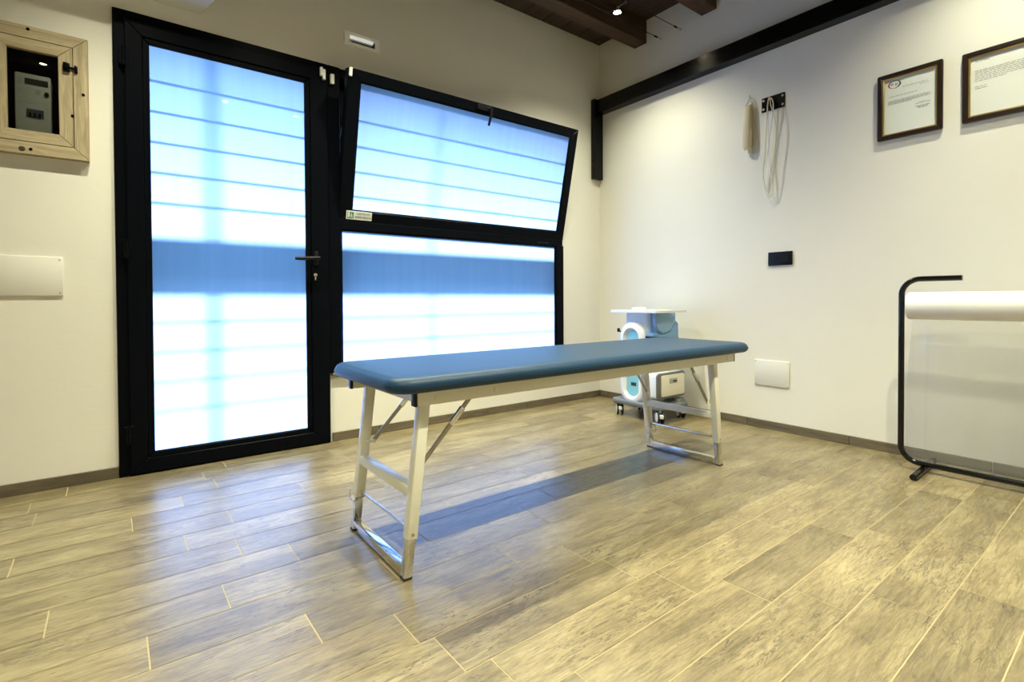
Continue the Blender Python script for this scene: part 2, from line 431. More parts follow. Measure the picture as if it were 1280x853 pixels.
# baseboards
def baseboard_x(bm, x0, x1, h=.052, t=.010, joints=()):
    xs = [x0, *[j for j in joints if x0 < j < x1], x1]
    for a, c in zip(xs, xs[1:]): box(bm, (a + .0012, -t, 0), (c - .0012, 0, h), .0012, 1)
b = BM(); baseboard_x(b, X0, DX0 - .002, joints=(-4.55, -3.95)); baseboard_x(b, -2.291, -.0, joints=(-2.0, -1.42, -.82, -.22))
struct('baseboard_back', b, M_base)
b = BM()
ys = [Y0, -4.1, -3.5, -2.9, -2.503, -1.905, -1.31, -.70, -.10, -.011]
for a, c in zip(ys, ys[1:]): box(b, (-.010, a + .0012, 0), (0, c - .0012, .052), .0012, 1)
struct('baseboard_right', b, M_base_y)

# timber ceiling: planks and beams
b = BM(); x = X0
while x < 0:
    w = min(.19, 0 - x); box(b, (x + .002, Y0, ZC), (x + w - .002, 0, ZC + .03), .003, 1); x += .19
box(b, (X0, Y0, ZC + .025), (0, 0, ZC + .3))
struct('ceiling', b, M_plank)
for i, y in enumerate([-.381, -.970, -1.56, -2.15, -2.74, -3.33, -3.92, -4.51, -5.10]):
    b = BM(); box(b, (X0, y - .117, 2.82), (-.0, y, ZC), .004, 1)
    o = struct('ceiling_beam', b, M_dark_wood, origin=(X0 / 2, y - .058, 2.9))
    if i < 2: tag(o, ('dark brown ceiling beam nearest the glazed back wall', 'dark brown ceiling beam second from the glazed back wall')[i], 'beam')

# black steel beam along the right wall with a short post in the corner
b = BM(); box(b, (-.075, Y0, 2.394), (0, -.075, 2.508), .003, 1)
o = struct('steel_beam', b, M_steel, origin=(-.035, -2.5, 2.45)); tag(o, 'long black steel beam running high along the right wall', 'beam')
b = BM(); box(b, (-.104, -.042, 1.845), (0, 0, 2.513), .003, 1); box(b, (-.075, -.08, 2.394), (0, -.04, 2.508), .003, 1)
o = struct('steel_post', b, M_steel, origin=(-.05, -.02, 2.2)); tag(o, 'short black steel post hanging in the corner under the beam end', 'post')
b = BM(); cyl(b, (-.1075, -.018, 2.00), (-.1035, -.018, 2.00), .008, 10); obj('bolt_head', b, M_steel, o)

# ------------------------------------------------------------------ door_1
def ring_frame(bm, x0, x1, z0, z1, w, ya, yb, bev=.003, wb=None, wl=None, wr=None, wt=None):
    """mitred rectangular frame in the xz plane; w = member width"""
    l = wl or w; r = wr or w; t = wt or w; bo = wb or w
    o = [(x0, z0), (x1, z0), (x1, z1), (x0, z1)]; i = [(x0 + l, z0 + bo), (x1 - r, z0 + bo), (x1 - r, z1 - t), (x0 + l, z1 - t)]
    for k in range(4):
        n = (k + 1) % 4
        prism(bm, [o[k], o[n], i[n], i[k]], 'y', min(ya, yb), max(ya, yb), bev, 1)

door = BM(); ring_frame(door, DX0 - .004, DX1 + .001, -.001, DZ1 + .004, .046, -.016, .09, wb=.012)
door = struct('door_1', door, M_black, origin=(-2.795, 0, 0)); tag(door, 'black framed glazed door with frosted pane left of the tilting window', 'door')
lx0, lx1, lz0, lz1 = DX0 + .04, DX1 - .004, .008, 2.162
b = BM(); ring_frame(b, lx0, lx1, lz0, lz1, .068, -.030, .045, wb=.068, wr=.098); leaf = obj('door_leaf', b, M_black, door)
b = BM(); ring_frame(b, lx0 + .066, lx1 - .096, lz0 + .066, lz1 - .066, .030, -.022, -.002, .005); obj('glazing_bead', b, M_black, leaf)
pane('glass_pane', (lx0 + .090, -.006, lz0 + .09), (lx1 - .12, .002, lz1 - .09), leaf, 'frosted glass pane')
b = BM()
hx = -2.383
box(b, (hx - .013, -.042, 1.035), (hx + .013, -.0305, 1.115), .008); cyl(b, (hx, -.04, 1.072), (hx, -.085, 1.072), .010, 14)
tube(b, [(hx + .006, -.083, 1.072), (hx - .03, -.086, 1.070), (hx - .09, -.082, 1.066), (hx - .125, -.078, 1.066)], [.011, .011, .010, .009], 12)
obj('door_handle', b, M_blackpl, leaf)
b = BM(); cyl(b, (hx - .006, -.041, .978), (hx - .006, -.0305, .978), .0095, 18); box(b, (hx - .0105, -.041, .948), (hx - .0015, -.031, .976), .003)
obj('lock_cylinder', b, M_brass, leaf)['label'] = 'brass keyhole cylinder'
for z in (.20, 1.08, 1.98):
    b = BM(); cyl(b, (DX0 + .036, -.035, z - .045), (DX0 + .036, -.035, z + .045), .0085, 12); cyl(b, (DX0 + .036, -.035, z - .004), (DX0 + .036, -.035, z + .004), .0095, 12)
    box(b, (DX0 + .018, -.032, z - .04), (DX0 + .056, -.015, z + .04), .002, 1)
    obj('hinge', b, M_black, door)

# ------------------------------------------------------------------ window_1
b = BM(); wx0, wx1 = DX1 - .001, WX1 + .003
box(b, (wx0, -.016, WZ0 - .001), (-2.232, .09, DZ1 + .004), .003, 1)             # mullion beside the door
box(b, (-.516, -.016, WZ0 - .001), (wx1, .09, 1.262), .003, 1)                   # right jamb, lower
box(b, (-.475, -.005, 1.262), (wx1, .09, DZ1 + .004), .003, 1)                   # right jamb behind the sash
box(b, (-2.232, -.016, WZ0 - .001), (-.516, .09, .440), .003, 1)                 # bottom rail
box(b, (-2.232, -.016, 1.256), (-.475, .09, 1.308), .003, 1)                     # transom
box(b, (-2.232, -.006, 2.150), (-.475, .09, DZ1 + .004), .003, 1)                # head
box(b, (-2.232, .052, 1.308), (-2.178, .09, 2.15), .003, 1); box(b, (-2.232, .052, 2.095), (-.475, .09, 2.152), .003, 1)
win = struct('window_1', b, M_black, origin=(-1.37, 0, WZ0)); tag(win, 'black framed window with frosted lower pane and upper sash tilted into the room', 'window')
b = BM(); ring_frame(b, -2.234, -.514, .438, 1.258, .012, -.010, .004, .003); obj('glazing_bead', b, M_black, win)
pane('glass_pane', (-2.228, .0, .443), (-.52, .008, 1.254), win, 'fixed lower frosted pane')
# tilting sash, hinged on the transom
tilt = math.atan2(.186, .842)
SX0, SX1, SL = -2.243, -.443, .862
XF = Matrix.Translation((0, -.012, 1.300)) @ Matrix.Rotation(tilt, 4, 'X')
b = BM(); ring_frame(b, SX0, SX1, 0, SL, .072, -.0, .058, .003, wb=.070, wt=.062)
sash = obj('tilting_sash', b, M_black, win, xf=XF)
pane('sash_glass', (SX0 + .067, .012, .065), (SX1 - .067, .020, SL - .057), sash, 'frosted pane of the tilting sash', XF)
b = BM(); ring_frame(b, SX0 + .070, SX1 - .070, .068, SL - .060, .010, .004, .012, .002); obj('sash_bead', b, M_black, sash, xf=XF)
b = BM()   # sash handle at the top
hx2 = -1.300
box(b, (hx2 - .085, -.014, SL - .045), (hx2 + .035, 0, SL - .012), .004); cyl(b, (hx2 + .015, -.012, SL - .028), (hx2 + .015, -.034, SL - .028), .011, 14)
tube(b, [(hx2 + .015, -.032, SL - .022), (hx2 + .014, -.038, SL - .06), (hx2 + .006, -.036, SL - .135)], [.009, .009, .008], 10)
obj('sash_handle', b, M_blackpl, sash, xf=XF)
b = BM(); bar(b, (-2.226, -.10, 1.93), (-2.226, .03, 1.78), .004, .012, (1, 0, 0)); obj('stay_arm', b, M_alu, win)
b = BM(); bar(b, (-.468, -.10, 1.86), (-.468, .03, 1.73), .004, .012, (1, 0, 0)); obj('stay_arm', b, M_alu, win)
b = BM(); box(b, (-.72, -.022, 1.268), (-.60, -.0155, 1.280), .002, 1); cyl(b, (-.715, -.025, 1.274), (-.715, -.016, 1.274), .007, 10); obj('sash_catch', b, M_blackpl, win)
# stone sill under the window
b = BM(); box(b, (DX1 + .012, -.022, .384), (WX1 + .03, .30, WZ0 + .001), .004, 1); struct('window_sill', b, M_base); bpy.data.objects['window_sill']['label'] = 'grey brown stone sill under the lower pane'

# emergency exit plate on the sash
def sx(p): return XF @ V(p)
ex0, ex1, ez0, ez1 = SX0 + .040, SX0 + .198, .018, .069
b = BM(); box(b, (ex0, -.0022, ez0), (ex1, -.0004, ez1), .0008, 1)
sign = thing('exit_sign', 'small white and green emergency exit plate on the tilting sash corner', 'sign', sx(((ex0 + ex1) / 2, -.001, (ez0 + ez1) / 2)))
obj('sign_plate', b, M_sign, sign, xf=XF)
b = BM(); box(b, (ex0 + .006, -.0030, ez0 + .007), (ex0 + .044, -.0022, ez1 - .007))
pic = obj('pictogram_panel', b, M_green, sign, xf=XF)
b = BM(); box(b, (ex0 + .009, -.0036, ez0 + .012), (ex0 + .021, -.003, ez1 - .010))       # doorway
cyl(b, (ex0 + .031, -.0036, ez1 - .016), (ex0 + .031, -.003, ez1 - .016), .0034, 12)        # running figure
for p0, p1, w in (((.030, .030), (.033, .019), .006), ((.033, .019), (.040, .010), .004), ((.032, .019), (.026, .010), .004), ((.031, .029), (.038, .024), .003), ((.030, .029), (.024, .022), .003)):
    bar(b, (ex0 + p0[0], -.0033, ez0 + p0[1]), (ex0 + p1[0], -.0033, ez0 + p1[1]), .0006, w, (0, 1, 0))
obj('pictogram', b, M_sign, pic, xf=XF)
b = BM(); text(b, 'USCITA DI', .0175, ((ex0 + ex1) / 2 + .024, -.0026, ez0 + .036), (1, 0, 0), (0, 0, 1)); text(b, 'EMERGENZA', .0175, ((ex0 + ex1) / 2 + .024, -.0026, ez0 + .016), (1, 0, 0), (0, 0, 1))
obj('lettering', b, M_ink, sign, xf=XF)

# white magnetic contact sensors on the frames
def sensor(name, parts, label, xf=None):
    b = BM()
    for lo, hi in parts: box(b, lo, hi, .002, 1)
    me = [v.co.copy() for v in b.verts]; c = sum(me, V((0, 0, 0))) / len(me)
    if xf is not None: c = xf @ c
    o = obj(name, b, M_white, xf=xf, origin=c); tag(o, label, 'sensor', 'white contact sensors above the door')
sensor('contact_sensor', [((-2.352, -.048, 2.118), (-2.337, -.0305, 2.168)), ((-2.338, -.046, 2.100), (-2.322, -.0302, 2.160))], 'white stepped contact sensor on the top right corner of the door leaf')
sensor('contact_sensor', [((-2.290, -.034, 2.092), (-2.268, -.0165, 2.150))], 'white contact sensor on the mullion between door and window')
sensor('contact_sensor', [((SX0 + .002, -.018, SL - .048), (SX0 + .018, -.0005, SL - .002))], 'white contact sensor on the top left corner of the tilted sash', XF)

# outdoors behind the frosted glass
b = BM(); box(b, (-30, .31, -.30), (30, 40, -.12)); struct('outdoor_ground', b, M_outg)
b = BM(); box(b, (-9, 4.0, 3.93), (5, 9.0, 4.07)); struct('added_sun_blocker', b, M_outw)  # unseen slab added to fade the sun towards the pane tops
gr = thing('security_grille', 'grey horizontal bar grille outside, a shadow on the frosted panes', 'grille', (-1.86, .36, .11))
for k in range(-1, 11):
    zz = 1.748 - .146 * k + .040; low = k > 6
    if 4 <= k <= 6: continue
    yy, th = (.262, .0100) if low else (.155, .012)
    if low: zz += .026
    b = BM(); bar(b, (DX0 + .004, yy, zz), (WX1 - .004 if zz > WZ0 + .02 else DX1 - .004, yy, zz), .006, th, (0, 1, 0)); obj('grille_bar', b, M_grille, gr)
b = BM(); box(b, (-3.75, .355, .952), (-.10, .370, 1.233), .002, 1); obj('middle_panel', b, M_panel, gr)['label'] = 'solid grey middle panel'
for x, w_ in ((-2.89, .026), (-1.62, .012)):
    b = BM(); box(b, (x - w_, .80, -.12), (x + w_, .83, 3.0)); obj('grille_post', b, M_grille, gr)
    for z in (1.05,):
        b = BM(); box(b, (x - .006, .369, z - .006), (x + .006, .801, z + .006)); obj('bracket', b, M_grille, gr)

# ------------------------------------------------------------------ treatment table
T = thing('treatment_table', 'long blue vinyl treatment couch on white folding legs', 'couch', (-1.69, -1.435, 0))
yF, yB = -1.665, -1.207
# cushion: rounded slab
def slab(x0, x1, y0, y1, z0, z1, r, rt, rb):
    bm = BM(); prof = []
    for k in range(7):
        a = math.pi / 2 * k / 6; prof.append((rb * (1 - math.sin(a)), z0 + rb * (1 - math.cos(a))))
    for k in range(9):
        a = math.pi / 2 * k / 8; prof.append((rt * (1 - math.cos(a)), z1 - rt + rt * math.sin(a)))
    prof.append((rt + .05, z1 + .0022))
    rings = []
    for ins, z in prof:
        pts = rrect(x0 + ins, x1 - ins, y0 + ins, y1 - ins, max(r - ins, .01), 10)
        rings.append([bm.verts.new((p[0], p[1], z)) for p in pts])
    n = len(rings[0])
    for A, B in zip(rings, rings[1:]):
        for k in range(n): bm.faces.new((A[k], A[(k + 1) % n], B[(k + 1) % n], B[k]))
    bm.faces.new(rings[0][::-1]); bm.faces.new(rings[-1])
    return bm
obj('cushion', slab(-2.674, -.702, -1.716, -1.150, .558, .607, .078, .030, .026), M_vinyl, T, sharp=60)
for y0, y1 in ((yF, yF + .026), (yB - .026, yB)):
    xl = -2.576 if y0 == yF else -2.612
    b = BM(); box(b, (xl, y0, .513), (-.806, y1, .557), .002, 1); rail = obj('side_rail', b, M_enamel, T)
    for xa, xb in ((xl - .009, xl), (-.806, -.799)):
        b = BM(); box(b, (xa, y0 - .001, .512), (xb, y1 + .001, .557), .003, 2); obj('end_cap', b, M_blackpl, rail)['label'] = 'black plastic end cap'
    for x in (-2.512, -2.290, -1.05, -.87):
        yy = y0 if y0 == yF else y1; s = -1 if y0 == yF else 1
        b = BM(); cyl(b, (x, yy, .533), (x, yy + s * .003, .533), .008, 14, .006); obj('rivet', b, M_enamel, rail)
for x in (-2.555, -1.69, -.83):
    b = BM(); box(b, (x - .0125, yF + .024, .518), (x + .0125, yB - .024, .556), .002, 1); obj('end_rail' if x != -1.69 else 'middle_rail', b, M_enamel, T)
for s in (-1, 1):
    xt, xb = (-2.545, -2.608) if s < 0 else (-.972, -.910)
    at = lambda z: xb + (xt - xb) * z / .535
    for yc in (yF + .004 + .0165, yB - .004 - .0165):
        b = BM(); bar(b, (at(.118), yc, .118), (at(.522), yc, .522), .033, .033, (0, 1, 0), .002); leg = obj('leg', b, M_enamel, T)
        b = BM(); bar(b, (at(.006), yc, .006), (at(.14), yc, .14), .027, .027, (0, 1, 0), .0015); obj('leg_extension', b, M_chrome, leg)['label'] = 'chrome lower leg tube'
        b = BM(); box(b, (at(0) - .0145, yc - .0145, 0), (at(0) + .0145, yc + .0145, .008), .002, 1); obj('foot_cap', b, M_rubber, leg)
        b = BM(); cyl(b, (at(.132), yc - .0175, .132), (at(.132), yc - .0155, .132), .005, 12); obj('lock_button', b, M_chrome, leg)
    ya, yb = yF + .037, yB - .037
    b = BM(); bar(b, (at(.253), ya - .002, .253), (at(.253), yb + .002, .253), .033, .030, (1, 0, 0), .002); obj('crossbar', b, M_enamel, T)
    b = BM(); bar(b, (at(.021), ya - .008, .021), (at(.021), yb + .008, .021), .027, .030, (1, 0, 0), .0015); obj('foot_bar', b, M_chrome, T)['label'] = 'chrome foot bar'
    b = BM(); cyl(b, (at(.145), ya, .140), (at(.145), yb, .140), .0045, 12); obj('spreader_rod', b, M_chrome, T)
    # wire clip round the rear leg
    xc, yc = at(.118), yB - .0205
    b = BM()
    if s < 0: tube(b, [(xc + .012, yc - .021, .120), (xc - .020, yc - .021, .112), (xc - .026, yc - .016, .110), (xc - .027, yc + .018, .112), (xc - .025, yc + .021, .124), (xc - .022, yc + .021, .142)], .0028, 8)
    else: tube(b, [(xc + .010, yc - .018, .132), (xc + .010, yc - .034, .128), (xc + .010, yc - .042, .112), (xc + .010, yc - .038, .092), (xc + .010, yc - .028, .088), (xc + .010, yc - .021, .098)], .0028, 8)
    obj('wire_clip', b, M_chrome, T)
    # folding struts
    for yc, d in ((yF + .045, 1), (yB - .045, -1)):
        top = V((-2.352 if s < 0 else -1.122, yc, .520)); xbot = at(.318) + (.024 if s < 0 else -.024)
        bot = V((xbot, yc, .318))
        b = BM(); bar(b, bot, top, .006, .014, (0, 1, 0), .001); st = obj('folding_strut', b, M_alu, T)
        m1 = bot.lerp(top, .56); m2 = bot.lerp(top, .80)
        b = BM(); bar(b, m1, m2, .010, .019, (0, 1, 0), .002); obj('locking_sleeve', b, M_chrome, st)
        b = BM(); cyl(b, bot + V((0, -.006, 0)), bot + V((0, .006, 0)), .008, 12); box(b, (min(bot.x, at(.318)) , yc - .0035, .312), (max(bot.x, at(.318)), yc + .0035, .324), .001, 1); obj('strut_bracket', b, M_enamel, st)

# ------------------------------------------------------------------ therapy machine on casters in the corner
K = thing('therapy_machine', 'blue and white therapy machine on a wheeled base in the corner', 'machine', (-.29, -.74, 0))
b = BM()
prism(b, rrect(-.455, -.125, -.962, -.520, .045), 'z', .084, .120, .012, 3)
obj('base', b, M_mgrey, K)
for x, y, a in ((-.410, -.575, 25), (-.425, -.932, 70), (-.165, -.915, 60), (-.17, -.575, 10)):
    ca, sa = math.cos(math.radians(a)), math.sin(math.radians(a))
    ax = V((sa, -ca, 0)) if x < -.3 and y > -.6 else V((-ca * .75, sa * .66, 0)).normalized()
    ax = V((-.8, .6, 0)).normalized() if not (x < -.3 and y > -.6) else V((-.72, .69, 0)).normalized()
    c = V((x, y, .042))
    b = BM(); box(b, (x - .018, y - .018, .072), (x + .018, y + .018, .086), .004, 1); box(b, (x - .008, y - .008, .036), (x + .008, y + .008, .076), .004, 1)
    ca_ = obj('caster', b, M_mgrey, K)
    for sgn in (-1, 1):
        b = BM(); tube(b, [c + ax * sgn * q for q in (.009, .011, .021, .023)], [.035, .042, .042, .036], 24); w = obj('wheel', b, M_rubber, ca_)
        b = BM(); tube(b, [c + ax * sgn * q for q in (.0225, .0245, .0255)], [.033, .032, .014], 24); obj('wheel_hub', b, M_ringw, ca_)['label'] = 'white wheel hub'
    b = BM(); sd = ax.cross(V((0, 0, 1))); box(b, (-.006, -.012, -.006), (.022, .012, .018), .003, 1)
    Mx = Matrix((sd, ax, V((0, 0, 1)))).transposed().to_4x4(); Mx.translation = c + sd * -.045 + V((0, 0, .004)); obj('brake_tab', b, M_white, ca_, xf=Mx)
b = BM(); prism(b, rrect(-.385, -.145, -.815, -.600, .03), 'z', .116, .738, .01, 2); obj('column', b, M_pale, K)
b = BM(); prism(b, rrect(-.405, -.34, -.700, -.570, .02), 'z', .16, .40, .01, 2); obj('side_pod', b, M_mach, K)
def stadium(y0, y1, z0, z1, n=16):
    r = (y1 - y0) / 2; c = (y0 + y1) / 2; out = []
    for k in range(n + 1): a = math.pi * k / n; out.append((c + r * math.cos(a), z1 - r + r * math.sin(a)))
    for k in range(n + 1): a = math.pi + math.pi * k / n; out.append((c + r * math.cos(a), z0 + r + r * math.sin(a)))
    return out
b = BM()   # white obround ring facing the couch end
outl = stadium(-.806, -.586, .088, .672); inn = stadium(-.748, -.643, .146, .614); mid = stadium(-.786, -.606, .108, .652); mid2 = stadium(-.764, -.628, .130, .630)
xs = (-.385, -.418, -.436, -.436, -.415); Ls = (outl, outl, mid, mid2, inn)
R_ = [[b.verts.new((x, p[0], p[1])) for p in Lp] for x, Lp in zip(xs, Ls)]
n = len(R_[0])
for A, B in zip(R_, R_[1:]):
    for k in range(n): b.faces.new((A[k], A[(k + 1) % n], B[(k + 1) % n], B[k]))
bmesh.ops.recalc_face_normals(b, faces=b.faces[:])
obj('ring', b, M_ringw, K, sharp=50)['label'] = 'white oval ring'
b = BM(); prism(b, stadium(-.750, -.641, .144, .616), 'x', -.414, -.380); pn = obj('front_panel', b, M_teal, K); pn['label'] = 'teal panel inside the oval ring'
b = BM(); box(b, (-.4155, -.727, .222), (-.4138, -.681, .246), .0005, 1); obj('badge', b, M_ink, pn)
b = BM()
for z, w in ((.232, .018), (.2385, .020)): box(b, (-.4165, -.704 - w, z - .001), (-.4154, -.704 + w, z + .001))
b.free()
b = BM(); cyl(b, (-.40, -.574, .600), (-.40, -.555, .600), .006, 10); box(b, (-.41, -.562, .594), (-.39, -.548, .622), .003, 1); obj('side_knob', b, M_blackpl, K)
# upper blue body with rounded flap
b = BM(); prism(b, rrect(-.36, -.14, -.86, -.79, .015), 'z', .555, .738, .006, 2); obj('rear_body', b, M_mblue2, K)
b = BM()
fl = [(-.385, .732), (-.385, .66)]
for k in range(13):
    a = math.radians(180 + 90 * k / 12 * 1.0); fl.append((-.285 + .10 * math.cos(a), .70 + .10 * math.sin(a) * 1.05 - .0))
fl += [(-.225, .612), (-.205, .65), (-.200, .69), (-.200, .732)]
b.free(); b = BM()
pts = [(-.400, .732), (-.400, .655)]
pts = [(-.402, .733)] + [(-.302 + .10 * math.cos(math.radians(a)), .690 - .092 + .092 + .092 * math.sin(math.radians(a))) for a in range(180, 361, 12)] + [(-.202, .733)]
prism(b, pts, 'y', -.885, -.855, .006, 2); obj('flap', b, M_mblue, K)['label'] = 'rounded blue flap'
b = BM(); prism(b, [(-.412, .60), (-.412, .575), (-.16, .545), (-.125, .555), (-.125, .655), (-.16, .685), (-.175, .675), (-.19, .640), (-.225, .605), (-.30, .588)], 'y', -.868, -.80, .004, 2); obj('cradle', b, M_mblue2, K)
b = BM(); prism(b, [(-.414, .577), (-.414, .562), (-.16, .533), (-.122, .543), (-.122, .558), (-.16, .548)], 'y', -.870, -.80, .002, 1); obj('slot', b, M_blackpl, K)
b = BM(); prism(b, rrect(-.36, -.14, -.84, -.78, .015), 'z', .116, .556, .006, 2); obj('lower_body', b, M_mach, K)
# drawer module with dark bezel
b = BM(); prism(b, rrect(-.442, -.135, .158, .330, .022), 'y', -.915, -.800, .004, 2); dm = obj('drawer_module', b, M_mach, K)
b = BM(); prism(b, rrect(-.444, -.133, .156, .332, .024), 'y', -.928, -.912, .006, 2); obj('bezel', b, M_bezel, dm)['label'] = 'dark grey bezel'
b = BM(); prism(b, rrect(-.407, -.146, .172, .316, .016), 'y', -.933, -.925, .003, 2); obj('drawer_face', b, M_cream, dm)
b = BM(); box(b, (-.318, -.9355, .256), (-.235, -.9325, .290), .001, 1); box(b, (-.285, -.9362, .262), (-.240, -.9350, .280), .0005, 1); obj('display_label', b, M_silver, dm)
b = BM(); box(b, (-.283, -.9372, .264), (-.242, -.9361, .278)); obj('display', b, M_ink, dm)
# small dark dome behind the drawer
b = BM(); cyl(b, (-.18, -.905, .112), (-.18, -.905, .140), .055, 24, .04); obj('pedal', b, M_bezel, K)
# tray with handle cut-out
b = BM()
o_ = rrect(-.455, -.122, -.945, -.512, .03, 5)
hole = rrect(-.235, -.150, -.930, -.790, .02, 5)
# plate built as frame around the hand slot
vo = [b.verts.new((x, y, .738)) for x, y in o_]; vi = [b.verts.new((x, y, .738)) for x, y in hole]
eds = [b.edges.new((v[i], v[(i + 1) % len(v)])) for v in (vo, vi) for i in range(len(v))]
r_ = bmesh.ops.triangle_fill(b, edges=eds, use_beauty=True)
g = bmesh.ops.extrude_face_region(b, geom=b.faces[:])
bmesh.ops.translate(b, vec=(0, 0, .017), verts=[e for e in g['geom'] if isinstance(e, bmesh.types.BMVert)])
bmesh.ops.recalc_face_normals(b, faces=b.faces[:])
obj('tray', b, M_ringw, K)['label'] = 'white top tray with hand slot'
b = BM(); tube(b, [(-.30, -.66, .754), (-.30, -.66, .764), (-.30, -.66, .770), (-.30, -.66, .774)], [.050, .052, .046, .02], 28); dish = tag(obj('dish', b, M_white, origin=(-.30, -.66, .755)), 'small white round dish on the therapy machine tray', 'dish')

# ------------------------------------------------------------------ roll stand by the right wall
XS = -.25
S = thing('roll_stand', 'black bent tube stand carrying a white roll by the right wall', 'stand', (XS, -2.75, 0))
ya, yb = -2.212, -3.30; zb, zt = .040, .921; R = .075
b = BM()
pth = [V((XS, -2.438, zt))] + arc((ya - R, zt - R), R, 90, 0, 10, 'yz', XS) + arc((ya - R, zb + R), R, 0, -90, 10, 'yz', XS)
pth += arc((yb + R, zb + R), R, 270, 180, 10, 'yz', XS) + arc((yb + R, zt - R), R, 180, 90, 10, 'yz', XS) + [V((XS, yb + .226, zt))]
tube(b, pth, .0125, 16); obj('tube_frame', b, M_gloss_black, S)
for y in (-2.300, -3.21):
    b = BM(); cyl(b, (-.425, y - .008, .0145), (-.045, y + .008, .0145), .0145, 18); obj('foot', b, M_gloss_black, S)
b = BM(); cyl(b, (XS, ya, .793), (XS, yb, .793), .008, 12); obj('axle', b, M_gloss_black, S)
RL = thing('plastic_roll', 'thick white roll of sheet with clear film hanging to the floor', 'roll', (XS, -2.75, .793))
b = BM(); pr = [(-2.240, .020), (-2.240, .058), (-2.2412, .0625), (-2.246, .065), (-3.266, .065), (-3.2708, .0625), (-3.272, .058), (-3.272, .020)]
rg = [[b.verts.new((XS + r_ * math.cos(2 * math.pi * k / 48), y_, .793 + r_ * math.sin(2 * math.pi * k / 48))) for k in range(48)] for y_, r_ in pr]
for q in range(len(rg)):
    A, B = rg[q], rg[(q + 1) % len(rg)]
    for k in range(48): b.faces.new((A[k], A[(k + 1) % 48], B[(k + 1) % 48], B[k]))
bmesh.ops.recalc_face_normals(b, faces=b.faces[:])
obj('roll_body', b, M_roll, RL, sharp=40)
b = BM()
prof = [(XS + .0655, .793), (XS + .0655, .60), (XS + .067, .35), (XS + .066, .15), (XS + .064, .05), (XS + .062, .033)]
rows = []
for i, (x, z) in enumerate(prof):
    yl = -2.243 + .028 * min(1, max(0, (.75 - z) / .3))
    rows.append([b.verts.new((x + .0015 * math.sin(3 * k + i), yl + (-3.268 - yl) * k / 8, z)) for k in range(9)])
for A, B in zip(rows, rows[1:]):
    for k in range(8): b.faces.new((A[k], A[k + 1], B[k + 1], B[k]))
fo = obj('film_sheet', b, M_film, RL, sharp=80); fo['label'] = 'clear hazy film'
md = fo.modifiers.new('thick', 'SOLIDIFY'); md.thickness = .0006

# ------------------------------------------------------------------ framed documents
def picture(y0, y1, z0, z1, label, paper_lines, logo):
    t = thing('framed_document', label, 'picture', (0, (y0 + y1) / 2, z0), 'framed letters on the right wall')
    # y0 is the edge nearer the corner (larger y)
    fw = .022
    def ring(bm, a0, a1, c0, c1, w, xa, xb, bev):
        o = [(a0, c0), (a1, c0), (a1, c1), (a0, c1)]; i = [(a0 - w, c0 + w), (a1 + w, c0 + w), (a1 + w, c1 - w), (a0 - w, c1 - w)]
        for k in range(4):
            n = (k + 1) % 4; prism(bm, [o[k], o[n], i[n], i[k]], 'x', xa, xb, bev, 1)
    b = BM(); ring(b, y0, y1, z0, z1, fw, -.024, -.001, .004); obj('frame', b, M_frame, t)
    b = BM(); ring(b, y0 - fw + .001, y1 + fw - .001, z0 + fw - .001, z1 - fw + .001, .008, -.019, -.004, .0025); obj('gold_bead', b, M_gold, t)['label'] = 'gilt inner edge'
    b = BM(); box(b, (-.008, y1 + fw, z0 + fw), (-.003, y0 - fw, z1 - fw)); pg = obj('letter_sheet', b, M_paper, t)
    pw = (y0 - y1) - 2 * (fw + .008); ph = (z1 - z0) - 2 * (fw + .008); ox = y0 - fw - .008; oz = z1 - fw - .008
    rnd = random.Random(len(label))
    for nm, lines in paper_lines:
        b = BM()
        for (u0, u1, v, hgt) in lines:      # illegible lines of words
            u = u0
            while u < u1:
                w = rnd.uniform(.025, .09); e = min(u + w, u1)
                box(b, (-.0088, ox - e * pw, oz - v * ph - hgt), (-.0080, ox - u * pw, oz - v * ph)); u = e + .014
        obj(nm, b, M_inkg, pg)
    if logo:
        cu, cv = ox - .20 * pw, oz - .10 * ph
        for col, nm, a0, a1 in ((M_red, 'logo_arc', 75, 262), (M_navy, 'logo_arc', 262, 435)):
            b = BM(); n = 28; pv = None
            for k in range(n + 1):
                a = math.radians(a0 + (a1 - a0) * k / n); f = math.sin(math.pi * k / n); wd = .0012 + .0045 * f
                ro = (.0285, .0205); p = (cu - ro[0] * math.cos(a) , cv + ro[1] * math.sin(a)); q = (cu - (ro[0] - wd * 1.2) * math.cos(a), cv + (ro[1] - wd * .8) * math.sin(a))
                cur = [b.verts.new((-.0094, *p)), b.verts.new((-.0094, *q)), b.verts.new((-.0080, *p)), b.verts.new((-.0080, *q))]
                if pv:
                    b.faces.new((pv[0], pv[1], cur[1], cur[0])); b.faces.new((pv[2], cur[2], cur[3], pv[3])); b.faces.new((pv[0], cur[0], cur[2], pv[2])); b.faces.new((pv[1], pv[3], cur[3], cur[1]))
                pv = cur
            bmesh.ops.recalc_face_normals(b, faces=b.faces[:])
            lo_ = obj(nm, b, col, pg)
        b = BM(); text(b, 'R', .021, (-.0088, cu - .009, cv - .002), (0, -1, 0), (0, 0, 1), .0012); obj('logo_letter', b, M_red, pg)
        b = BM(); text(b, 'Ph', .013, (-.0088, cu + .010, cv + .001), (0, -1, 0), (0, 0, 1), .0012); obj('logo_lettering', b, M_navy, pg)
    return t
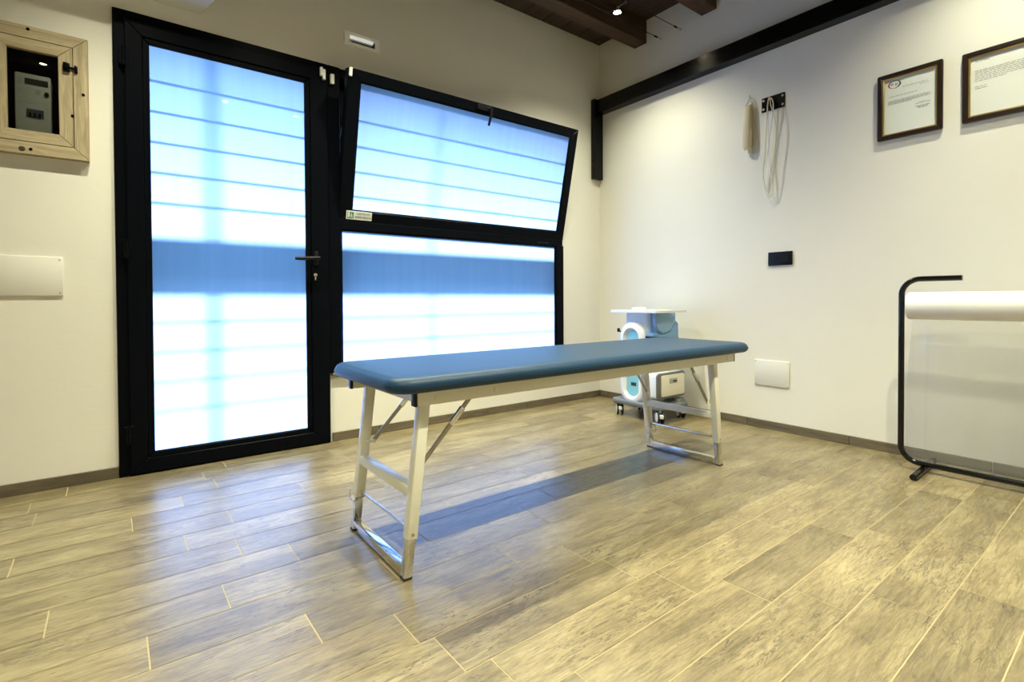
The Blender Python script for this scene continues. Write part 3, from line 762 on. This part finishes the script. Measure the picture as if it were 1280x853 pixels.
ln1 = [('address_lines', [(.36, .84, .175, .0022), (.70, .88, .205, .0022)]), ('subject_line', [(.08, .66, .315, .0024)]),
       ('paragraph', [(.07, .90, .395 + .02 * k, .0022) for k in range(3)] + [(.07, .55, .455, .0022)]),
       ('signature', [(.68, .84, .53, .002), (.62, .90, .548, .0024)]), ('stamp', [(.62, .90, .595, .0032), (.66, .86, .615, .0034), (.68, .84, .632, .0026)])]
ln2 = [('salutation', [(.06, .27, .065, .0026)]), ('paragraph', [(.06, .88 - (.1 if k == 5 else 0) - (.34 if k == 6 else 0) + .02 * math.sin(k * 5), .225 + .030 * k, .0025) for k in range(7)]),
       ('signature', [(.06, .24, .50, .0024), (.06, .25, .535, .003)])]
picture(-2.035, -2.311, 1.673, 2.018, 'framed letter with a red and blue oval logo on the right wall', ln1, True)
picture(-2.385, -2.690, 1.674, 2.006, 'framed letter without logo, the one cut by the right photo edge', ln2, False)

# ------------------------------------------------------------------ fittings on the right wall
sk = thing('wall_socket', 'black socket plate at mid height on the right wall', 'socket', (0, -1.5185, 1.04))
b = BM(); box(b, (-.010, -1.592, 1.038), (0, -1.445, 1.123), .003, 2); obj('plate', b, M_blackpl, sk)
for k in range(3):
    b = BM(); box(b, (-.0125, -1.478 - .031 * k - .030, 1.058), (-.0098, -1.478 - .031 * k, 1.103), .001, 1); mo = obj('module', b, M_blackpl, sk)
    if k != 1:
        b = BM()
        for z in (1.070, 1.0805, 1.091): cyl(b, (-.0132, -1.493 - .031 * k, z), (-.0123, -1.493 - .031 * k, z), .0025, 10)
        obj('pin_hole', b, M_niche, mo)
def cover(lo, hi, label, screws, axis):
    c = (V(lo) + V(hi)) / 2
    o = thing('blank_cover_plate', label, 'cover', c)
    b = BM(); box(b, lo, hi, .0025, 2); obj('plate', b, M_cover, o)
    for s in screws:
        b = BM(); p = V(s); d = V((-.0014, 0, 0)) if axis == 'x' else V((0, -.0014, 0)); cyl(b, p, p + d, .0035, 10); obj('mounting_screw', b, M_silver, o)
cover((-.008, -1.575, .275), (0, -1.359, .438), 'blank white cover plate low on the right wall', [(-.008, -1.567, .283), (-.008, -1.567, .430), (-.008, -1.367, .283), (-.008, -1.367, .430)], 'x')
cover((-3.735, -.008, .858), (-3.477, 0, 1.031), 'blank white cover plate on the left wall beside the door', [(-3.488, -.008, .872), (-3.488, -.008, 1.018), (-3.72, -.008, .872), (-3.72, -.008, 1.018)], 'y')

hk = thing('hook_plate', 'black screwed hook plate holding looped cords on the right wall', 'hook', (0, -1.470, 2.06))
b = BM(); box(b, (-.006, -1.543, 2.016), (0, -1.400, 2.106), .0015, 1); obj('plate', b, M_steel, hk)
for y in (-1.412, -1.531):
    for z in (2.034, 2.088):
        b = BM(); cyl(b, (-.006, y, z), (-.0085, y, z), .0075, 12); obj('screw', b, M_silver, hk)['label'] = 'silver screw head'
b = BM(); tube(b, [(-.004, -1.468, 2.07), (-.035, -1.468, 2.07), (-.045, -1.468, 2.062), (-.045, -1.468, 2.05), (-.034, -1.468, 2.04)], .004, 10); hko = obj('hook', b, M_steel, hk)
def smooth(pts, n=6):
    pts = [V(p) for p in pts]; out = []
    for i in range(len(pts) - 1):
        p0 = pts[max(i - 1, 0)]; p1 = pts[i]; p2 = pts[i + 1]; p3 = pts[min(i + 2, len(pts) - 1)]
        for k in range(n):
            t = k / n; out.append(.5 * ((2 * p1) + (p2 - p0) * t + (2 * p0 - 5 * p1 + 4 * p2 - p3) * t * t + (3 * p1 - p0 - 3 * p2 + p3) * t ** 3))
    return out + [pts[-1]]
b = BM(); tube(b, smooth([(-.036, -1.452, 2.03), (-.036, -1.458, 2.068), (-.036, -1.470, 2.082), (-.036, -1.482, 2.068), (-.035, -1.487, 2.02), (-.03, -1.470, 1.90), (-.022, -1.442, 1.72), (-.02, -1.420, 1.58), (-.02, -1.424, 1.50), (-.02, -1.446, 1.462), (-.02, -1.470, 1.475), (-.02, -1.476, 1.54), (-.02, -1.462, 1.66), (-.03, -1.456, 1.85), (-.036, -1.452, 2.03)]), .0032, 8)
tag(obj('white_cord', b, M_cordw, origin=(-.03, -1.46, 2.06)), 'white cord looped over the black hook plate', 'cord')
b = BM(); tube(b, smooth([(-.050, -1.458, 2.03), (-.048, -1.464, 2.079), (-.048, -1.474, 2.079), (-.050, -1.480, 2.03), (-.040, -1.506, 1.90), (-.034, -1.498, 1.72), (-.033, -1.480, 1.58), (-.033, -1.462, 1.50), (-.033, -1.440, 1.53), (-.034, -1.425, 1.62), (-.038, -1.440, 1.76), (-.044, -1.452, 1.92), (-.050, -1.458, 2.03)]), .0028, 8)
tag(obj('cream_cord', b, M_cloth2, origin=(-.03, -1.48, 2.06)), 'thin cream cord hanging beside the white one on the hook', 'cord')
# strap hanging on its own hook
st = thing('traction_strap', 'beige canvas strap hanging by a ring left of the hook plate', 'strap', (-.02, -1.315, 2.12))
b = BM()
sp = [(2.082, .020, .010), (2.066, .026, .015), (1.99, .027, .020), (1.90, .029, .023), (1.825, .028, .022), (1.800, .022, .015)]
yc0 = [-1.323, -1.322, -1.319, -1.316, -1.315, -1.317]
rg = []
for (z, w, d), yc in zip(sp, yc0):
    rg.append([b.verts.new((-.026 - d * math.sin(a) * (1 if math.sin(a) > 0 else .8), yc + w * math.copysign(abs(math.cos(a)) ** .6, math.cos(a)), z)) for a in [k * math.pi / 8 for k in range(16)]])
for A, B in zip(rg, rg[1:]):
    for k in range(16): b.faces.new((A[k], A[(k + 1) % 16], B[(k + 1) % 16], B[k]))
b.faces.new(rg[0][::-1]); b.faces.new(rg[-1]); bmesh.ops.recalc_face_normals(b, faces=b.faces[:])
obj('strap_body', b, M_cloth, st)
b = BM(); prism(b, [(-1.342, 1.805), (-1.322, 1.805), (-1.324, 1.775), (-1.340, 1.77)], 'x', -.028, -.022); box(b, (-.030, -1.352, 1.81), (-.020, -1.290, 1.818)); obj('strap_tail', b, M_cloth, st)
b = BM(); tube(b, [(-.024, -1.300, 2.075), (-.018, -1.330, 2.130), (-.024, -1.350, 2.085)], .0035, 8, closed=True); obj('triangle_ring', b, M_silver, st)['label'] = 'metal triangle ring'
b = BM(); tube(b, [(0, -1.332, 2.135), (-.022, -1.332, 2.128), (-.027, -1.332, 2.136), (-.025, -1.332, 2.146)], .003, 8); obj('nail_hook', b, M_silver, st)
b = BM(); tube(b, smooth([(-.010, -1.340, 2.09), (-.010, -1.352, 1.95), (-.010, -1.372, 1.82), (-.010, -1.366, 1.775), (-.010, -1.340, 1.775), (-.010, -1.333, 1.80)]), .003, 8); obj('strap_loop', b, M_cloth2, st)

# ------------------------------------------------------------------ meter cabinet on the left wall
MX0, MX1, MZ0, MZ1 = -3.746, -3.378, 1.466, 2.014
mc = thing('meter_cabinet', 'rough pine framed meter cabinet with glazed door high on the left wall', 'cabinet', (-3.574, 0, 1.466))
def boards(names, x0, x1, z0, z1, w, ya, yb, parent):
    o = [(x0, z0), (x1, z0), (x1, z1), (x0, z1)]; i = [(x0 + w, z0 + w), (x1 - w, z0 + w), (x1 - w, z1 - w), (x0 + w, z1 - w)]; out = []
    for k in range(4):
        n = (k + 1) % 4; b = BM(); prism(b, [o[k], o[n], i[n], i[k]], 'y', ya, yb, .002, 1); out.append(obj(names[k % 2], b, (M_pine_x, M_pine_z)[k % 2], parent))
    return out
boards(('frame_board', 'frame_board'), MX0, MX1, MZ0, MZ1, .052, -.034, -.0, mc)
dh = thing('cabinet_door', '', '', (0, 0, 0)); del dh['label'], dh['category']; dh.parent = mc
boards(('door_rail', 'door_stile'), MX0 + .054, MX1 - .054, MZ0 + .054, MZ1 - .054, .048, -.034, -.010, dh)
b = BM(); box(b, (MX0 + .10, -.016, MZ0 + .10), (MX1 - .10, -.013, MZ1 - .10)); obj('door_glass', b, M_clear, dh)
b = BM(); box(b, (-3.464, -.045, 1.848), (-3.440, -.034, 1.890), .003); cyl(b, (-3.452, -.045, 1.872), (-3.452, -.053, 1.872), .009, 14); box(b, (-3.440, -.042, 1.865), (-3.424, -.036, 1.873)); box(b, (-3.426, -.042, 1.850), (-3.414, -.034, 1.884), .002); obj('latch', b, M_steel, mc)
for x, z in ((-3.575, 2.000), (-3.396, 1.762), (-3.573, 1.488), (-3.434, 1.660)):
    b = BM(); cyl(b, (x, -.034, z), (x, -.036, z), .006, 12); obj('screw', b, M_steel, mc)
b = BM(); cyl(b, (-3.601, -.0342, 1.486), (-3.601, -.0348, 1.486), .011, 16); obj('knot', b, M_dark_wood, mc)
b = BM()
t_ = .006; box(b, (NX0 + .002, .0, NZ0 + .002), (NX1 - .002, t_, NZ0 + .010)); b.free(); b = BM()
box(b, (NX0 + .001, .115, NZ0 + .001), (NX1 - .001, .125, NZ1 - .001))
for lo, hi in (((NX0 + .001, -.001, NZ0 + .001), (NX0 + .007, .12, NZ1 - .001)), ((NX1 - .007, -.001, NZ0 + .001), (NX1 - .001, .12, NZ1 - .001)), ((NX0 + .001, -.001, NZ0 + .001), (NX1 - .001, .12, NZ0 + .007)), ((NX0 + .001, -.001, NZ1 - .007), (NX1 - .001, .12, NZ1 - .001))): box(b, lo, hi)
obj('back_box', b, M_niche, mc)['label'] = 'dark recessed box'
em = thing('electricity_meter', 'grey electricity meter behind the glass of the pine cabinet', 'meter', (-3.57, .05, 1.57))
b = BM(); box(b, (-3.640, .022, 1.562), (-3.520, .114, 1.822), .008); hs = obj('meter_housing', b, M_meter, em)
b = BM(); box(b, (-3.606, .019, 1.775), (-3.530, .0235, 1.800), .001, 1); obj('meter_display', b, M_lcd, em)
b = BM(); box(b, (-3.602, .019, 1.632), (-3.546, .0235, 1.668), .001, 1); br = obj('breaker_window', b, M_ink, em)
b = BM()
for k in range(3): box(b, (-3.594 + .016 * k, .012, 1.638), (-3.586 + .016 * k, .020, 1.652), .001, 1)
obj('breaker_toggle', b, M_blackpl, br)
b = BM(); rnd = random.Random(3)
for k in range(9):
    z = 1.758 - .011 * k; u = -3.628
    while u < -3.578 + rnd.uniform(-.01, .01):
        w = rnd.uniform(.006, .014); box(b, (u, .0212, z), (u + w, .0224, z + .003)); u += w + .003
obj('printed_lines', b, M_inkg, em)
for lo, hi in (((-3.574, .0210, 1.735), (-3.556, .0224, 1.757)), ((-3.630, .0210, 1.777), (-3.614, .0224, 1.798)), ((-3.630, .0210, 1.575), (-3.622, .0224, 1.580)), ((-3.536, .0210, 1.575), (-3.528, .0224, 1.580))):
    b = BM(); box(b, lo, hi); obj('printed_mark', b, M_inkg, em)

b = BM(); cyl(b, (-3.535, .022, 1.742), (-3.535, .014, 1.742), .008, 14); obj('push_button', b, M_blackpl, em)

em.location = V(em.location) + V((.012, 0, .008))

# ------------------------------------------------------------------ air conditioner and emergency lamp
ac = thing('air_conditioner', 'white wall air conditioner cut by the top photo edge above the door', 'air conditioner', (-3.3, -.1, 2.27))
b = BM()
pr = [(0, 2.288), (-.195, 2.292), (-.205, 2.32), (-.205, 2.53), (-.18, 2.56), (0, 2.56)]
xr = [-2.935, -2.887, -2.885, -2.885, -2.89, -2.935]
A_ = [b.verts.new((-3.74, p[0], p[1])) for p in pr]; B_ = [b.verts.new((x, p[0], p[1])) for x, p in zip(xr, pr)]
b.faces.new(A_); b.faces.new(B_[::-1])
for k in range(6): b.faces.new((A_[k], B_[k], B_[(k + 1) % 6], A_[(k + 1) % 6]))
bmesh.ops.recalc_face_normals(b, faces=b.faces[:]); bmesh.ops.bevel(b, geom=b.edges[:], offset=.004, segments=2, profile=.5, affect='EDGES')
obj('housing', b, M_white, ac)
b = BM(); box(b, (-3.68, -.2075, 2.335), (-2.95, -.2045, 2.39), .001, 1); obj('outlet_flap', b, M_cover, ac)
el = thing('emergency_wall_lamp', 'small recessed white emergency lamp plate above the door', 'lamp', (-2.09, 0, 2.40))
b = BM(); ring_frame(b, -2.198, -1.980, 2.360, 2.442, .020, -.009, .0, .001, wl=.028, wr=.028); obj('bezel', b, M_bezel_white, el)
b = BM(); box(b, (-2.171, -.0015, 2.379), (-2.007, -.0005, 2.423)); box(b, (-2.171, -.0045, 2.379), (-2.15, -.001, 2.423), .001, 1); obj('reflector', b, M_silver, el)
b = BM(); box(b, (-2.155, -.006, 2.384), (-2.02, -.0015, 2.392), .001, 1); box(b, (-2.025, -.008, 2.384), (-2.009, -.001, 2.412), .001, 1); obj('lamp_holder', b, M_ink, el)
b = BM(); cyl(b, (-2.165, -.010, 2.409), (-2.024, -.010, 2.409), .0095, 14); obj('lamp_tube', b, M_tube, el)

# ------------------------------------------------------------------ cable lights
def cable(y, z, x0, label, grp):
    c = thing('light_cable', label, 'cable', (-.02, y, z), grp)
    b = BM(); cyl(b, (x0, y, z), (-.05, y, z), .0024, 8); obj('wire', b, M_steel, c)
    b = BM(); tube(b, [(-.085, y, z), (-.075, y, z), (-.045, y, z), (-.035, y, z)], [.003, .006, .006, .003], 10); obj('tensioner', b, M_steel, c)
    b = BM(); tube(b, [(-.034, y, z), (-.01, y, z), (0, y, z)], [.003, .003, .008], 10); obj('wall_anchor', b, M_silver, c)
cable(-.628, 2.800, -5.3, 'thin lamp cable ending on the right wall nearer the corner', 'lamp cables')
cable(-.800, 2.800, -5.3, 'thin lamp cable ending on the right wall farther from the corner', 'lamp cables')
cable(-2.53, 2.800, -5.3, 'thin lamp cable over the room middle', 'lamp cables')
cable(-2.70, 2.800, -5.3, 'second thin lamp cable over the room middle', 'lamp cables')

def spot(x, y, label, aim=(0, 0, -1), power=1.0, size=112):
    s = thing('spotlight', label, 'spotlight', (x, y, 2.80), 'spotlights on the cables')
    b = BM(); bar(b, (x, y - .086, 2.800), (x, y + .086, 2.800), .006, .006, (1, 0, 0)); obj('cross_rod', b, M_chrome, s)
    b = BM(); tube(b, [(x, y, 2.803), (x, y, 2.798), (x, y, 2.782), (x, y, 2.763)], [.008, .014, .018, .027], 20, caps=False); obj('reflector_cup', b, M_chrome, s)
    b = BM(); cyl(b, (x, y, 2.768), (x, y, 2.764), .022, 18); obj('bulb', b, M_bulb, s)['label'] = 'glowing warm bulb'
    ld = bpy.data.lights.new('spot', 'SPOT'); ld.energy = SPOT_W * power; ld.color = WARM; ld.spot_size = math.radians(size); ld.spot_blend = 1.0; ld.shadow_soft_size = .025
    lo = bpy.data.objects.new('lamp_light', ld); COL.objects.link(lo); lo.parent = s; lo.location = (0, 0, -.045)
    lo.rotation_euler = V(aim).to_track_quat('-Z', 'Y').to_euler()
spot(-.591, -.714, 'small cable spotlight glowing near the corner ceiling', power=.66, size=130)
for x in (-1.244, -1.897, -2.55, -3.2): spot(x, -.714, 'cable spotlight farther along the cables by the glazed wall')
for x in (-.49, -1.143, -1.796, -2.449, -3.75, -4.40): spot(x, -2.620, 'cable spotlight over the room middle', power=.55 if x == -.49 else .65 if x < -3 else 1.0, size=130 if x == -.49 or x < -3 else 116)
for x in (-.8, -2.2, -3.6): spot(x, -4.3, 'added unseen spotlight at the camera end')  # unseen lamps added behind the camera to light the room

# ------------------------------------------------------------------ daylight
w = bpy.data.worlds.new('sky'); sc.world = w; w.use_nodes = True; t = w.node_tree; t.nodes.clear()
out = N(t, 'ShaderNodeOutputWorld'); bg = N(t, 'ShaderNodeBackground'); tc = N(t, 'ShaderNodeTexCoord'); sx_ = N(t, 'ShaderNodeSeparateXYZ')
t.links.new(tc.outputs['Generated'], sx_.inputs[0])
rp = N(t, 'ShaderNodeValToRGB'); e = rp.color_ramp.elements
e[0].position = 0.0; e[0].color = (.235, .50, 1.0, 1); e[1].position = .6; e[1].color = (.14, .38, .84, 1)
t.links.new(sx_.outputs['Z'], rp.inputs[0]); t.links.new(rp.outputs[0], bg.inputs['Color']); bg.inputs['Strength'].default_value = 3.7
t.links.new(bg.outputs[0], out.inputs['Surface'])
sd = bpy.data.lights.new('sun', 'SUN'); sd.energy = SUN; sd.color = (.30, .47, 1.0); sd.angle = math.radians(7.5)
so = bpy.data.objects.new('sun', sd); COL.objects.link(so); so.rotation_euler = V((0, -math.cos(math.radians(14)), -math.sin(math.radians(14)))).to_track_quat('-Z', 'Y').to_euler(); so.location = (0, 5, 8)

# ------------------------------------------------------------------ camera
f, yaw, pit, roll, cy = 640.605331, .651957706, .0147256159, -.00485388709, 384.625881
fw = V((math.sin(yaw) * math.cos(pit), math.cos(yaw) * math.cos(pit), -math.sin(pit)))
r = V((math.cos(yaw), -math.sin(yaw), 0)); u = r.cross(fw)
r, u = r * math.cos(roll) + u * math.sin(roll), -r * math.sin(roll) + u * math.cos(roll)
cd = bpy.data.cameras.new('camera'); cam = bpy.data.objects.new('camera', cd); COL.objects.link(cam); sc.camera = cam
cd.sensor_fit = 'HORIZONTAL'; cd.sensor_width = 36; cd.lens = f / 1280 * 36; cd.shift_y = -(426.5 - cy) / 1280; cd.clip_start = .02
Mc = Matrix((r, u, -fw)).transposed().to_4x4(); Mc.translation = (-3.2741, -3.0449, .83); cam.matrix_world = Mc

sc.view_settings.view_transform = 'Standard'; sc.view_settings.look = 'None'; sc.view_settings.gamma = 1; sc.view_settings.use_curve_mapping = False
sc.view_settings.exposure = 0.0
c = sc.cycles; c.use_denoising = True; c.max_bounces = 10; c.diffuse_bounces = 5; c.glossy_bounces = 4; c.transmission_bounces = 8; c.transparent_max_bounces = 12
c.sample_clamp_indirect = 8.0; c.caustics_reflective = False
